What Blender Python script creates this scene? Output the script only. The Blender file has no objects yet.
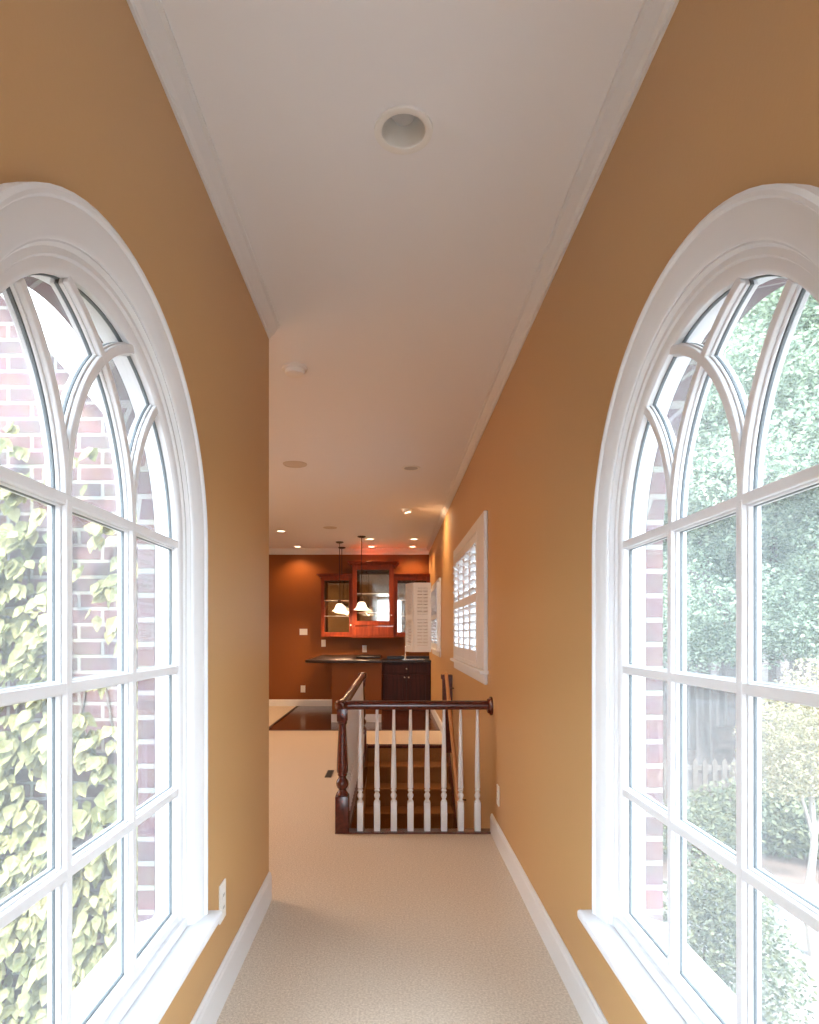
import bpy, bmesh, math, random
from mathutils import Vector, Matrix, Euler
PI = math.pi
C = bpy.context.scene.collection
S = bpy.context.scene

# ------------------------------------------------------------------ camera
CAMZ = 1.32
cd = bpy.data.cameras.new('camera'); cam = bpy.data.objects.new('camera', cd); C.objects.link(cam)
cam.location = (0, 0, CAMZ); cam.rotation_euler = (PI/2, 0, 0)
cd.sensor_fit = 'VERTICAL'; cd.sensor_height = 36; cd.lens = 620/1024*36
cd.shift_x = (409.5-392.5)/1024; cd.shift_y = (633-512)/1024
cd.clip_start = .02; cd.clip_end = 300
S.camera = cam
S.view_settings.view_transform = 'Standard'; S.view_settings.look = 'None'
S.view_settings.gamma = 1; S.view_settings.use_curve_mapping = False
S.view_settings.exposure = 2.08

# ------------------------------------------------------------------ world and sun
W = bpy.data.worlds.new('world'); S.world = W; W.use_nodes = True
bgn = W.node_tree.nodes['Background']
bgn.inputs[0].default_value = (.76, .89, 1, 1); bgn.inputs[1].default_value = 2.6
sd = bpy.data.lights.new('sun', 'SUN'); so = bpy.data.objects.new('sun', sd); C.objects.link(so)
sd.energy = 2.2; sd.angle = R_ = math.radians(6); sd.color = (1, .96, .86)
so.rotation_euler = (math.radians(30), math.radians(4), 0)     # high sun, from behind the viewer

# added warm fill light, out of view at left, brightening big room and stairs
ld = bpy.data.lights.new('room_fill', 'AREA'); ld.shape = 'RECTANGLE'; ld.size = 1.4; ld.size_y = 2.2; ld.energy = 24; ld.color = (1, .66, .38)
lo = bpy.data.objects.new('room_fill', ld); C.objects.link(lo); lo.location = (-3.4, 4.7, 2.80)

# ------------------------------------------------------------------ materials
def mat(name, col, rough=.6, metal=0, emit=None, es=0, noise=None, bump=None, spec=None, coat=0):
    m = bpy.data.materials.new(name); m.use_nodes = True
    nt = m.node_tree; b = nt.nodes['Principled BSDF']
    b.inputs['Base Color'].default_value = (*col, 1); b.inputs['Roughness'].default_value = rough
    b.inputs['Metallic'].default_value = metal
    if spec is not None: b.inputs['Specular IOR Level'].default_value = spec
    if coat: b.inputs['Coat Weight'].default_value = coat; b.inputs['Coat Roughness'].default_value = .12
    if emit: b.inputs['Emission Color'].default_value = (*emit, 1); b.inputs['Emission Strength'].default_value = es
    tc = None
    if noise or bump:
        tc = nt.nodes.new('ShaderNodeTexCoord')
    if noise:   # (scale vector, amount, second colour)
        mp = nt.nodes.new('ShaderNodeMapping'); mp.inputs['Scale'].default_value = noise[0]
        nz = nt.nodes.new('ShaderNodeTexNoise'); nz.inputs['Scale'].default_value = 1; nz.inputs['Detail'].default_value = 5
        rp = nt.nodes.new('ShaderNodeValToRGB')
        rp.color_ramp.elements[0].position = .35; rp.color_ramp.elements[1].position = .68
        rp.color_ramp.elements[0].color = (*noise[1], 1); rp.color_ramp.elements[1].color = (*col, 1)
        nt.links.new(tc.outputs['Object'], mp.inputs[0]); nt.links.new(mp.outputs[0], nz.inputs['Vector'])
        nt.links.new(nz.outputs['Fac'], rp.inputs[0]); nt.links.new(rp.outputs[0], b.inputs['Base Color'])
    if bump:    # (scale, strength, distance)
        n2 = nt.nodes.new('ShaderNodeTexNoise'); n2.inputs['Scale'].default_value = bump[0]; n2.inputs['Detail'].default_value = 3
        bp = nt.nodes.new('ShaderNodeBump'); bp.inputs['Strength'].default_value = bump[1]; bp.inputs['Distance'].default_value = bump[2]
        nt.links.new(tc.outputs['Object'], n2.inputs['Vector']); nt.links.new(n2.outputs['Fac'], bp.inputs['Height'])
        nt.links.new(bp.outputs[0], b.inputs['Normal'])
    return m

M = {}
M['wall'] = mat('wall_paint', (.55, .33, .142), .42, bump=(90, .12, .002), spec=.4)
M['farwall'] = mat('far_wall_paint', (.22, .062, .007), .5, bump=(90, .12, .002), spec=.3)
M['ceil'] = mat('ceiling_paint', (.82, .82, .84), .8)
M['white'] = mat('white_trim', (.74, .75, .77), .38)
M['plastic'] = mat('white_plastic', (.80, .79, .76), .35)
M['grille'] = mat('speaker_grille', (.62, .54, .46), .7, bump=(400, .4, .002))
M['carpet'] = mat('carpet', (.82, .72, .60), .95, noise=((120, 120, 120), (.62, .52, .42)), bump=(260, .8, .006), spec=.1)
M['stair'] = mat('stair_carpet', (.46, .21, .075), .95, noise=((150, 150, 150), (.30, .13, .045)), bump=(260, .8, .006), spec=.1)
M['cherry'] = mat('cherry_wood', (.11, .014, .008), .25, noise=((40, 3, 40), (.05, .007, .005)), coat=.25)
M['cabwood'] = mat('cherry_cabinet_wood', (.27, .040, .007), .45, noise=((30, 30, 2.5), (.16, .022, .005)), spec=.25)
M['darkcab'] = mat('dark_cabinet_wood', (.05, .010, .007), .45, noise=((30, 30, 2.5), (.022, .005, .004)), spec=.25)
M['hardwood'] = mat('hardwood_floor', (.12, .032, .014), .22, noise=((8, 1.2, 8), (.05, .012, .006)), coat=.3)
M['stone'] = mat('dark_stone', (.03, .016, .012), .28, noise=((30, 30, 30), (.008, .006, .006)), spec=.3)
M['metal'] = mat('brushed_metal', (.7, .68, .64), .25, 1)
M['bronze'] = mat('dark_bronze', (.05, .025, .015), .4, .7)
M['mirror'] = mat('mirror', (.36, .345, .31), .05, 1)
M['gasket'] = mat('grey_gasket', (.13, .15, .16), .5)
M['black'] = mat('dark_slot', (.03, .03, .03), .6)
M['lamp'] = mat('lamp_glow', (1, .9, .75), .4, emit=(1, .78, .52), es=1.6)
M['shade'] = mat('frosted_shade', (.95, .9, .82), .4, emit=(1, .80, .58), es=.5)
M['bark'] = mat('bark', (.20, .17, .155), .9, noise=((10, 10, 2), (.12, .10, .09)), bump=(40, .6, .01))
M['palebark'] = mat('pale_bark', (.42, .38, .34), .9, noise=((10, 10, 2), (.3, .26, .23)))
M['drive'] = mat('driveway', (.21, .205, .20), .95, noise=((3, 3, 3), (.16, .155, .155)))
M['litter'] = mat('leaf_litter', (.13, .088, .07), .95, noise=((2.5, 2.5, 2.5), (.05, .033, .026)))
M['fence'] = mat('weathered_fence', (.15, .125, .11), .9, noise=((30, 30, 3), (.09, .075, .065)))

def brick_mat():
    m = bpy.data.materials.new('brick'); m.use_nodes = True; nt = m.node_tree; b = nt.nodes['Principled BSDF']
    b.inputs['Roughness'].default_value = .9
    tc = nt.nodes.new('ShaderNodeTexCoord'); sp = nt.nodes.new('ShaderNodeSeparateXYZ')
    ad = nt.nodes.new('ShaderNodeMath'); ad.operation = 'ADD'; cb = nt.nodes.new('ShaderNodeCombineXYZ')
    nt.links.new(tc.outputs['Object'], sp.inputs[0]); nt.links.new(sp.outputs[0], ad.inputs[0]); nt.links.new(sp.outputs[1], ad.inputs[1])
    nt.links.new(ad.outputs[0], cb.inputs[0]); nt.links.new(sp.outputs[2], cb.inputs[1])
    br = nt.nodes.new('ShaderNodeTexBrick'); br.inputs['Scale'].default_value = 1
    br.inputs['Brick Width'].default_value = .213; br.inputs['Row Height'].default_value = .0715
    br.inputs['Mortar Size'].default_value = .0085; br.inputs['Mortar Smooth'].default_value = .25
    br.inputs['Color1'].default_value = (.15, .082, .082, 1); br.inputs['Color2'].default_value = (.105, .08, .085, 1)
    br.inputs['Mortar'].default_value = (.27, .26, .24, 1); br.inputs['Bias'].default_value = -.1
    nz = nt.nodes.new('ShaderNodeTexNoise'); nz.inputs['Scale'].default_value = 14; nz.inputs['Detail'].default_value = 6
    nt.links.new(tc.outputs['Object'], nz.inputs['Vector'])
    mx = nt.nodes.new('ShaderNodeMix'); mx.data_type = 'RGBA'; mx.blend_type = 'SOFT_LIGHT'; mx.inputs[0].default_value = .35
    nt.links.new(cb.outputs[0], br.inputs['Vector'])
    nt.links.new(br.outputs['Color'], mx.inputs[6]); nt.links.new(nz.outputs['Color'], mx.inputs[7])
    nt.links.new(mx.outputs[2], b.inputs['Base Color'])
    bp = nt.nodes.new('ShaderNodeBump'); bp.inputs['Strength'].default_value = .5; bp.inputs['Distance'].default_value = .006; bp.invert = True
    nt.links.new(br.outputs['Fac'], bp.inputs['Height']); nt.links.new(bp.outputs[0], b.inputs['Normal'])
    return m
M['brick'] = brick_mat()

def glass_mat(name, haze, tint=(1, 1, 1)):
    m = bpy.data.materials.new(name); m.use_nodes = True; nt = m.node_tree; nt.nodes.remove(nt.nodes['Principled BSDF'])
    out = nt.nodes['Material Output']
    tr = nt.nodes.new('ShaderNodeBsdfTransparent'); tr.inputs[0].default_value = (*tint, 1)
    gl = nt.nodes.new('ShaderNodeBsdfGlossy'); gl.inputs['Roughness'].default_value = .02
    tl = nt.nodes.new('ShaderNodeBsdfTranslucent'); tl.inputs[0].default_value = (.9, .95, .97, 1)
    lw = nt.nodes.new('ShaderNodeLayerWeight'); lw.inputs[0].default_value = .5
    pw = nt.nodes.new('ShaderNodeMath'); pw.operation = 'POWER'; pw.inputs[1].default_value = 5
    fr = nt.nodes.new('ShaderNodeMath'); fr.operation = 'MULTIPLY_ADD'; fr.inputs[1].default_value = .9; fr.inputs[2].default_value = .04
    nt.links.new(lw.outputs['Facing'], pw.inputs[0]); nt.links.new(pw.outputs[0], fr.inputs[0])
    m1 = nt.nodes.new('ShaderNodeMixShader'); m1.inputs[0].default_value = haze
    m2 = nt.nodes.new('ShaderNodeMixShader')
    nt.links.new(tr.outputs[0], m1.inputs[1]); nt.links.new(tl.outputs[0], m1.inputs[2])
    nt.links.new(fr.outputs[0], m2.inputs[0]); nt.links.new(m1.outputs[0], m2.inputs[1]); nt.links.new(gl.outputs[0], m2.inputs[2])
    nt.links.new(m2.outputs[0], out.inputs[0])
    return m
M['glass'] = glass_mat('window_glass', .09)
M['cabglass'] = glass_mat('cabinet_glass', .0)

def leaf_mat(name, c1, c2, tr=.35):
    m = bpy.data.materials.new(name); m.use_nodes = True; nt = m.node_tree; b = nt.nodes['Principled BSDF']
    out = nt.nodes['Material Output']; b.inputs['Roughness'].default_value = .55
    ge = nt.nodes.new('ShaderNodeNewGeometry'); rp = nt.nodes.new('ShaderNodeValToRGB')
    rp.color_ramp.elements[0].color = (*c1, 1); rp.color_ramp.elements[1].color = (*c2, 1)
    nt.links.new(ge.outputs['Random Per Island'], rp.inputs[0]); nt.links.new(rp.outputs[0], b.inputs['Base Color'])
    tl = nt.nodes.new('ShaderNodeBsdfTranslucent'); nt.links.new(rp.outputs[0], tl.inputs[0])
    mx = nt.nodes.new('ShaderNodeMixShader'); mx.inputs[0].default_value = tr
    nt.links.new(b.outputs[0], mx.inputs[1]); nt.links.new(tl.outputs[0], mx.inputs[2]); nt.links.new(mx.outputs[0], out.inputs[0])
    return m
M['ivy'] = leaf_mat('ivy_leaf', (.13, .145, .05), (.43, .41, .20))
M['tree'] = leaf_mat('tree_leaf', (.10, .16, .11), (.46, .54, .38))
M['bush'] = leaf_mat('bush_leaf', (.045, .07, .04), (.20, .21, .11))
M['yellow'] = leaf_mat('pale_yellow_leaf', (.26, .24, .13), (.42, .38, .25))

# ------------------------------------------------------------------ helpers
def B(): return bmesh.new()
def prism(bm, poly, axis, a, b):
    """poly: 2-D points; axis 'x': (y,z), 'y': (x,z), 'z': (x,y); extruded between a and b"""
    def P(p, t):
        return {'x': (t, p[0], p[1]), 'y': (p[0], t, p[1]), 'z': (p[0], p[1], t)}[axis]
    v0 = [bm.verts.new(P(p, a)) for p in poly]; v1 = [bm.verts.new(P(p, b)) for p in poly]
    n = len(poly)
    for i in range(n): bm.faces.new((v0[i], v0[(i+1) % n], v1[(i+1) % n], v1[i]))
    bm.faces.new(v0[::-1]); bm.faces.new(v1)
def box(bm, x0, x1, y0, y1, z0, z1):
    prism(bm, [(x0, y0), (x1, y0), (x1, y1), (x0, y1)], 'z', z0, z1)
def lathe(bm, prof, c=(0, 0, 0), n=20, cap=True, mtx=None):
    rings = []
    for r, z in prof:
        ring = []
        for i in range(n):
            a = 2*PI*i/n; v = Vector((r*math.cos(a), r*math.sin(a), z))
            if mtx: v = mtx @ v
            ring.append(bm.verts.new(v + Vector(c)))
        rings.append(ring)
    for k in range(len(rings)-1):
        for i in range(n):
            bm.faces.new((rings[k][i], rings[k][(i+1) % n], rings[k+1][(i+1) % n], rings[k+1][i]))
    if cap:
        bm.faces.new(rings[0][::-1]); bm.faces.new(rings[-1])
def tube(bm, pts, r, n=8, taper=None):
    rings = []
    for k, p in enumerate(pts):
        p = Vector(p)
        t = (Vector(pts[min(k+1, len(pts)-1)]) - Vector(pts[max(k-1, 0)])).normalized()
        u = t.orthogonal().normalized() if k == 0 else (u - t*u.dot(t)).normalized()
        w = t.cross(u); rr = r if taper is None else r + (taper-r)*k/(len(pts)-1)
        rings.append([bm.verts.new(p + (u*math.cos(2*PI*i/n) + w*math.sin(2*PI*i/n))*rr) for i in range(n)])
    for k in range(len(rings)-1):
        for i in range(n): bm.faces.new((rings[k][i], rings[k][(i+1) % n], rings[k+1][(i+1) % n], rings[k+1][i]))
    bm.faces.new(rings[0][::-1]); bm.faces.new(rings[-1])
def sweep(bm, prof, frames, closed=True):
    """prof: 2-D list (a,b); frames: list of function (a,b)->point"""
    rings = [[bm.verts.new(f(a, b)) for a, b in prof] for f in frames]
    n = len(prof); e = n if closed else n-1
    for k in range(len(rings)-1):
        for i in range(e): bm.faces.new((rings[k][i], rings[k][(i+1) % n], rings[k+1][(i+1) % n], rings[k+1][i]))
    if closed: bm.faces.new(rings[0][::-1]); bm.faces.new(rings[-1])
def obj(name, bm, m, parent=None, bevel=0, smooth=False, kind=None, loc=None):
    bmesh.ops.recalc_face_normals(bm, faces=bm.faces)
    me = bpy.data.meshes.new(name); bm.to_mesh(me); bm.free()
    o = bpy.data.objects.new(name, me); C.objects.link(o)
    me.materials.append(M[m] if isinstance(m, str) else m)
    if parent: o.parent = parent
    if loc: o.location = loc
    if bevel:
        md = o.modifiers.new('bevel', 'BEVEL'); md.width = bevel; md.segments = 2; md.limit_method = 'ANGLE'
    if smooth:
        for p in me.polygons: p.use_smooth = True
        md = o.modifiers.new('split', 'EDGE_SPLIT'); md.split_angle = math.radians(38)
    if kind: o['kind'] = kind
    return o
def tag(o, label, cat, group=None, kind=None):
    o['label'] = label; o['category'] = cat
    if group: o['group'] = group
    if kind: o['kind'] = kind
    return o
def thing(name, label, cat, loc=(0, 0, 0), group=None, rz=0):
    o = bpy.data.objects.new(name, None); C.objects.link(o); o.location = loc; o.rotation_euler = (0, 0, rz)
    o.empty_display_size = .05
    return tag(o, label, cat, group)
def struct(name, bm, m, **k): return obj(name, bm, m, kind='structure', **k)
def dup(root, loc, label=None, rz=None):
    r = root.copy(); C.objects.link(r); r.location = loc
    if rz is not None: r.rotation_euler = (0, 0, rz)
    if label: r['label'] = label
    for ch in list(root.children):
        c = ch.copy(); C.objects.link(c); c.parent = r
        for g in ch.children:
            d = g.copy(); C.objects.link(d); d.parent = c
    return r

# ------------------------------------------------------------------ dimensions
XR, XL = .66, -.612            # inner faces of the passage walls
ZC = 2.84                      # ceiling
YF = 11.2                      # far wall
YE = 3.07                      # end of the left passage wall
YB = -2.4                      # back wall
XW = -4.6                      # left wall of the room
ZS = 1.579                     # spring line of the arched windows
RG, RCAS, ROP = .459, .591, .52
SY = {1: 1.364, -1: 1.360}     # window centre: right, left
ZSILL = .44
GZ = -1.75                     # ground outside
SH1 = (4.66, 6.36, 1.09, 2.085) # shuttered window openings (y0,y1,z0,z1)
SH2 = (8.50, 9.90, 1.12, 1.99)

def wall_band(bm, x0, x1, y0, y1, z0, z1, holes):
    """solid wall in the YZ plane; holes sorted by y: ('rect',y0,y1,z0,z1) or ('arch',c,r,zb,zs)"""
    y = y0
    for h in holes:
        if h[0] == 'rect':
            _, a, b, c, d = h
            box(bm, x0, x1, y, a, z0, z1); box(bm, x0, x1, a, b, z0, c); box(bm, x0, x1, a, b, d, z1); y = b
        else:
            _, c, r, zb, zs = h
            box(bm, x0, x1, y, c-r, z0, z1); box(bm, x0, x1, c-r, c+r, z0, zb); N = 48
            for i in range(N):
                t0, t1 = PI-PI*i/N, PI-PI*(i+1)/N
                p = [(c+r*math.cos(t0), zs+r*math.sin(t0)), (c+r*math.cos(t1), zs+r*math.sin(t1))]
                prism(bm, [p[0], p[1], (p[1][0], z1), (p[0][0], z1)], 'x', x0, x1)
            y = c+r
    box(bm, x0, x1, y, y1, z0, z1)

# ------------------------------------------------------------------ shell
b = B(); hs = [('arch', SY[1], ROP, ZSILL-.02, ZS), ('rect',)+SH1, ('rect',)+SH2]
wall_band(b, XR, XR+.085, YB, YF+.1, 0, ZC+.1, hs)
box(b, XR, XR+.085, 4.0, 7.6, -2.9, 0)
struct('wall_right', b, 'wall')
b = B(); wall_band(b, XL-.085, XL, YB, YE, 0, ZC+.1, [('arch', SY[-1], ROP, ZSILL-.02, ZS)])
struct('wall_left', b, 'wall')
b = B(); box(b, XW, XL-.085, YE-.085, YE, 0, ZC+.1); struct('wall_front', b, 'wall')
b = B(); box(b, XW-.1, XR+.085, YF, YF+.1, 0, ZC+.1); struct('wall_far', b, 'farwall')
b = B(); wall_band(b, XW-.1, XW, YE-.085, YF, 0, ZC+.1, [('rect', 4.6, 5.8, .9, 2.2)])
struct('wall_room_left', b, 'wall')
b = B()
for q in ((XL-.2, XL+.03, 0, ZC+.1), (XR-.03, XR+.2, 0, ZC+.1), (XL+.03, XR-.03, 2.6, ZC+.1), (XL+.03, XR-.03, 0, .1)):
    box(b, q[0], q[1], YB-.1, YB, q[2], q[3])
struct('wall_back', b, 'wall')  # unseen wall, its wide opening added to let daylight brighten the passage
b = B(); box(b, XW, XR, YE, YF, ZC, ZC+.1)
HX, HY, HR, HS = (403.5-392.5)/620*(ZC-CAMZ)*620/503, (ZC-CAMZ)*620/503, .0655, .11      # round hole for the recessed can
box(b, XL, HX-HS, YB, YE, ZC, ZC+.1); box(b, HX+HS, XR, YB, YE, ZC, ZC+.1); box(b, HX-HS, HX+HS, YB, HY-HS, ZC, ZC+.1); box(b, HX-HS, HX+HS, HY+HS, YE, ZC, ZC+.1)
ri, ro = [], []
for i in range(48):
    a = 2*PI*i/48; c, q = math.cos(a), math.sin(a); k = HS/max(abs(c), abs(q))
    ri.append((HX+HR*c, HY+HR*q)); ro.append((HX+k*c, HY+k*q))
for i in range(48):
    j = (i+1) % 48; prism(b, [ri[i], ri[j], ro[j], ro[i]], 'z', ZC, ZC+.1)
struct('ceiling', b, 'ceil')
# roof above
b = B(); box(b, XL-.25, XR+.25, YB-.2, YE, ZC+.101, ZC+.3); box(b, XW-.25, XR+.25, YE-.27, YF+.3, ZC+.101, ZC+.3)
struct('roof', b, 'white')
# floor with stairwell opening x[-.36,.66] y[4.14,7.3]
WX0, WY0, WY1 = -.295, 4.135, 7.30
b = B()
box(b, XL, XR, YB, YE, -.12, 0); box(b, XW, XR, YE, WY0-.001, -.12, 0)
box(b, XW, WX0-.085, WY0-.001, WY1, -.12, 0); box(b, XW, XR, WY1, 8.42, -.12, 0); box(b, XW, -1.70, 8.42, YF, -.12, 0)
struct('floor', b, 'carpet')
b = B(); box(b, -1.70, XR, 8.42, YF, -.12, -.002); struct('floor_hardwood', b, 'hardwood')
b = B(); box(b, -1.735, -1.70, 8.40, YF, -.02, .006); box(b, -1.735, XR, 8.385, 8.42, -.02, .006)
struct('trim_1', b, 'darkcab')
# stairwell shell
b = B(); box(b, WX0-.085, WX0, WY0, WY1+.3, -2.9, -.12); struct('wall_stairwell_left', b, 'wall')
b = B(); box(b, WX0-.085, XR, WY0-.1, WY0-.001, -2.9, -.12); struct('wall_stairwell_front', b, 'wall')
b = B(); box(b, WX0-.08, XR, 4.0, 7.6, -3.0, -2.9); struct('floor_lower', b, 'carpet')
# exterior brick
b = B(); wall_band(b, XR+.086, XR+.135, YB-.2, YF+.3, GZ-.4, ZC+.1, [('arch', SY[1], RG, ZSILL, ZS), ('rect',)+SH1, ('rect',)+SH2])
struct('wall_brick_right', b, 'brick')
b = B(); wall_band(b, XL-.135, XL-.086, YB-.2, YE-.27, GZ-.4, ZC+.1, [('arch', SY[-1], RG, ZSILL, ZS)])
struct('wall_brick_left', b, 'brick')
YBR = YE-.27
b = B(); box(b, XW-.25, XL-.086, YBR, YE-.09, GZ-.4, ZC+.1); struct('wall_brick_front', b, 'brick')
# raking white board on the brick wall outside the left window
b = B(); prism(b, [(-1.95, 3.06), (-1.20, 2.20), (-.88, 1.82), (-.88, 2.94), (-1.95, 2.94), (-1.95, 3.0)][0:4]+[(-.88, 3.12), (-1.95, 3.12)], 'y', YBR-.045, YBR-.001)
struct('trim_2', b, 'white')

# crown moulding, swept profile
def crown(name, runs, k=1):
    b = B()
    for (p0, p1, nrm) in runs:    # runs along y or x, nrm = direction into the room
        pr = [(0, -.065), (.008, -.065), (.010, -.052), (.022, -.046), (.036, -.026), (.044, -.012), (.056, -.010), (.056, 0), (0, 0)]
        def fr(p):
            return lambda a, c: (p[0]+nrm[0]*a*k, p[1]+nrm[1]*a*k, ZC+c*k)
        sweep(b, pr, [fr(p0), fr(p1)])
    struct(name, b, 'white')
crown('trim_3', [((XR, YB), (XR, YF), (-1, 0))])
crown('trim_4', [((XL, YB), (XL, YE), (1, 0))])
crown('trim_5', [((XW, YF), (XR, YF), (0, -1))], 1.6)
# baseboards
def base(name, runs, h=.128):
    b = B()
    for (p0, p1, nrm) in runs:
        pr = [(0, 0), (.015, 0), (.015, h-.025), (.011, h-.016), (.011, h-.008), (.004, h), (0, h)]
        def fr(p): return lambda a, c: (p[0]+nrm[0]*a, p[1]+nrm[1]*a, c)
        sweep(b, pr, [fr(p0), fr(p1)])
    struct(name, b, 'white')
base('baseboard_right', [((XR, YB), (XR, 4.10), (-1, 0)), ((XR, WY1+.25), (XR, 10.57), (-1, 0))])
base('baseboard_left', [((XL, YB), (XL, YE), (1, 0))], .14)
base('baseboard_far', [((XW, YF), (-.90, YF), (0, -1))], .12)

# ------------------------------------------------------------------ arched windows
def arch_frames(cy, zb, zs, xf, N=40):
    """frames sweeping legs and arch; profile (r, x)"""
    fs = [lambda r, x: (xf(x), cy-r, zb)]
    for i in range(N+1):
        t = PI-PI*i/N
        fs.append(lambda r, x, t=t: (xf(x), cy+r*math.cos(t), zs+r*math.sin(t)))
    fs.append(lambda r, x: (xf(x), cy+r, zb))
    return fs
def strip(bm, pts, w, xa, xb):
    """bar of width w following 2-D pts in the YZ plane, between xa and xb"""
    L = []
    for i, p in enumerate(pts):
        a = Vector(pts[max(i-1, 0)]); c = Vector(pts[min(i+1, len(pts)-1)]); t = (c-a).normalized(); n = Vector((-t.y, t.x))*w/2
        L.append(((p[0]+n.x, p[1]+n.y), (p[0]-n.x, p[1]-n.y)))
    vs = [[bm.verts.new((xa, *l[0])), bm.verts.new((xa, *l[1])), bm.verts.new((xb, *l[1])), bm.verts.new((xb, *l[0]))] for l in L]
    for k in range(len(vs)-1):
        for i in range(4): bm.faces.new((vs[k][i], vs[k][(i+1) % 4], vs[k+1][(i+1) % 4], vs[k+1][i]))
    bm.faces.new(vs[0][::-1]); bm.faces.new(vs[-1])
def arched_window(name, sgn):
    cy = SY[sgn]; X0 = XR if sgn > 0 else -XL
    xf = lambda d: sgn*(X0+d)          # d>0 outwards
    root = bpy.data.objects.new(name, None); C.objects.link(root); root['kind'] = 'structure'
    root.location = (0, 0, 0)
    # casing: stepped profile
    b = B()
    pr = [(RCAS, 0), (RCAS, -.030), (.583, -.034), (.576, -.032), (.572, -.026), (.556, -.025), (.550, -.022), (.536, -.021), (.530, -.016), (.518, -.014), (.512, -.008), (.512, 0)]
    sweep(b, pr, arch_frames(cy, ZSILL, ZS, xf)); obj('casing', b, 'white', root, smooth=True)
    # frame / sash ring
    b = B()
    pr = [(.522, -.004), (.508, -.004), (.502, .006), (.490, .006), (.486, .012), (.470, .013), (RG+.004, .017), (RG, .022), (RG, .084), (.522, .084)]
    sweep(b, pr, arch_frames(cy, ZSILL, ZS, xf))
    box(b, min(xf(.017), xf(.084)), max(xf(.017), xf(.084)), cy-.5, cy+.5, ZSILL, ZSILL+.055)
    box(b, min(xf(.004), xf(.0172)), max(xf(.004), xf(.0172)), cy-.5135, cy+.5135, ZSILL, ZSILL+.03)
    obj('window_frame', b, 'white', root, smooth=True)
    # paths of the glazing bars
    p = RG*2/3; zb = ZSILL+.05; paths = []
    for k in (-.5, .5): paths.append([(cy+k*p, zb), (cy+k*p, ZS)])
    for zz in (.853, 1.213, ZS): paths.append([(cy-RG-.004, zz), (cy+RG+.004, zz)])
    for c0, th in ((-p, 1/3), (-2*p, 2/3)):
        for m in (1, -1):
            tm = math.acos(th); paths.append([(cy+m*(c0+RG*math.cos(tm*i/20)), ZS+RG*math.sin(tm*i/20)) for i in range(21)])
    b = B(); g = B()
    for i, q in enumerate(paths):
        e = .0003*i
        strip(b, q, .022, xf(.016+e), xf(.0275+e)); strip(b, q, .029, xf(.0270+e), xf(.0380-e/2)); strip(b, q, .028, xf(.0430+e/2), xf(.053+e))
        strip(g, q, .0295, xf(.0370+e/4), xf(.0438+e/4))
    sweep(g, [(RG+.002, .036), (RG-.003, .036), (RG-.003, .044), (RG+.002, .044)], arch_frames(cy, ZSILL+.05, ZS, xf))
    box(g, min(xf(.036), xf(.044)), max(xf(.036), xf(.044)), cy-RG+.001, cy+RG-.001, ZSILL+.05, ZSILL+.058)
    obj('muntins', b, 'white', root, bevel=.0025); obj('glazing_gasket', g, 'gasket', root)
    gl = B(); pts = [(cy-RG-.003, ZSILL+.04)] + [(cy-(RG+.003)*math.cos(PI*i/40), ZS+(RG+.003)*math.sin(PI*i/40)) for i in range(41)] + [(cy+RG+.003, ZSILL+.04)]
    gl.faces.new([gl.verts.new((xf(.0405), *q)) for q in pts]); obj('pane', gl, 'glass', root)
    # sill (stool) and apron, exterior sill
    b = B(); ys = (cy-RCAS-.025, cy+RCAS+.025)
    box(b, min(xf(-.072), xf(.01)), max(xf(-.072), xf(.01)), ys[0], ys[1], ZSILL-.028, ZSILL); obj('sill', b, 'white', root, bevel=.008)
    b = B(); box(b, min(xf(-.02), xf(0)), max(xf(-.02), xf(0)), cy-RCAS, cy+RCAS, ZSILL-.10, ZSILL-.028)
    box(b, min(xf(-.034), xf(0)), max(xf(-.034), xf(0)), cy-RCAS-.008, cy+RCAS+.008, ZSILL-.045, ZSILL-.028)
    obj('apron', b, 'white', root, bevel=.004)
    b = B(); prism(b, [(.084, ZSILL+.045), (.15, ZSILL+.025), (.15, ZSILL-.02), (.084, ZSILL-.04)], 'y', cy-RG, cy+RG)
    for v in b.verts: v.co.x = xf(v.co.x)
    obj('outer_sill', b, 'white', root)
arched_window('window_1', 1)
arched_window('window_2', -1)

# ------------------------------------------------------------------ shuttered windows on the right wall
def louvre_panel(name, parent, w, h, loc, rz=0, n=(6, 6), tilt=14):
    """panel in its local XZ plane: x 0..w, z 0..h, thickness along y"""
    e = bpy.data.objects.new(name, None); C.objects.link(e); e.parent = parent; e.location = loc; e.rotation_euler = (0, 0, rz)
    st, t = .045, .014; rl = .07
    b = B(); box(b, 0, st, -t, t, 0, h); box(b, w-st, w, -t, t, 0, h)
    mid = h*.47
    for z0, z1 in ((0, rl+.02), (mid, mid+rl), (h-rl, h)): box(b, st, w-st, -t, t, z0, z1)
    obj('panel_frame', b, 'white', e, bevel=.003)
    b = B()
    for (z0, z1), k in (((rl+.02, mid), n[0]), ((mid+rl, h-rl), n[1])):
        s = (z1-z0)/k
        for i in range(k):
            zc = z0+s*(i+.5); a = math.radians(tilt); hw = .036 if tilt < 50 else s*.52; th = .0045
            pts = [(-hw, 0), (-hw*.6, th), (hw*.6, th), (hw, 0), (hw*.6, -th), (-hw*.6, -th)]
            pts = [(u*math.cos(a)-v*math.sin(a), zc+u*math.sin(a)+v*math.cos(a)) for u, v in pts]
            prism(b, pts, 'x', st, w-st)
    obj('louvres', b, 'white', e)
    b = B()
    for z0, z1 in ((rl+.03, mid-.01), (mid+rl+.01, h-rl-.01)): box(b, w/2-.006, w/2+.006, -.042, -.030, z0, z1)
    obj('tilt_rod', b, 'white', e)
    return e
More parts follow.
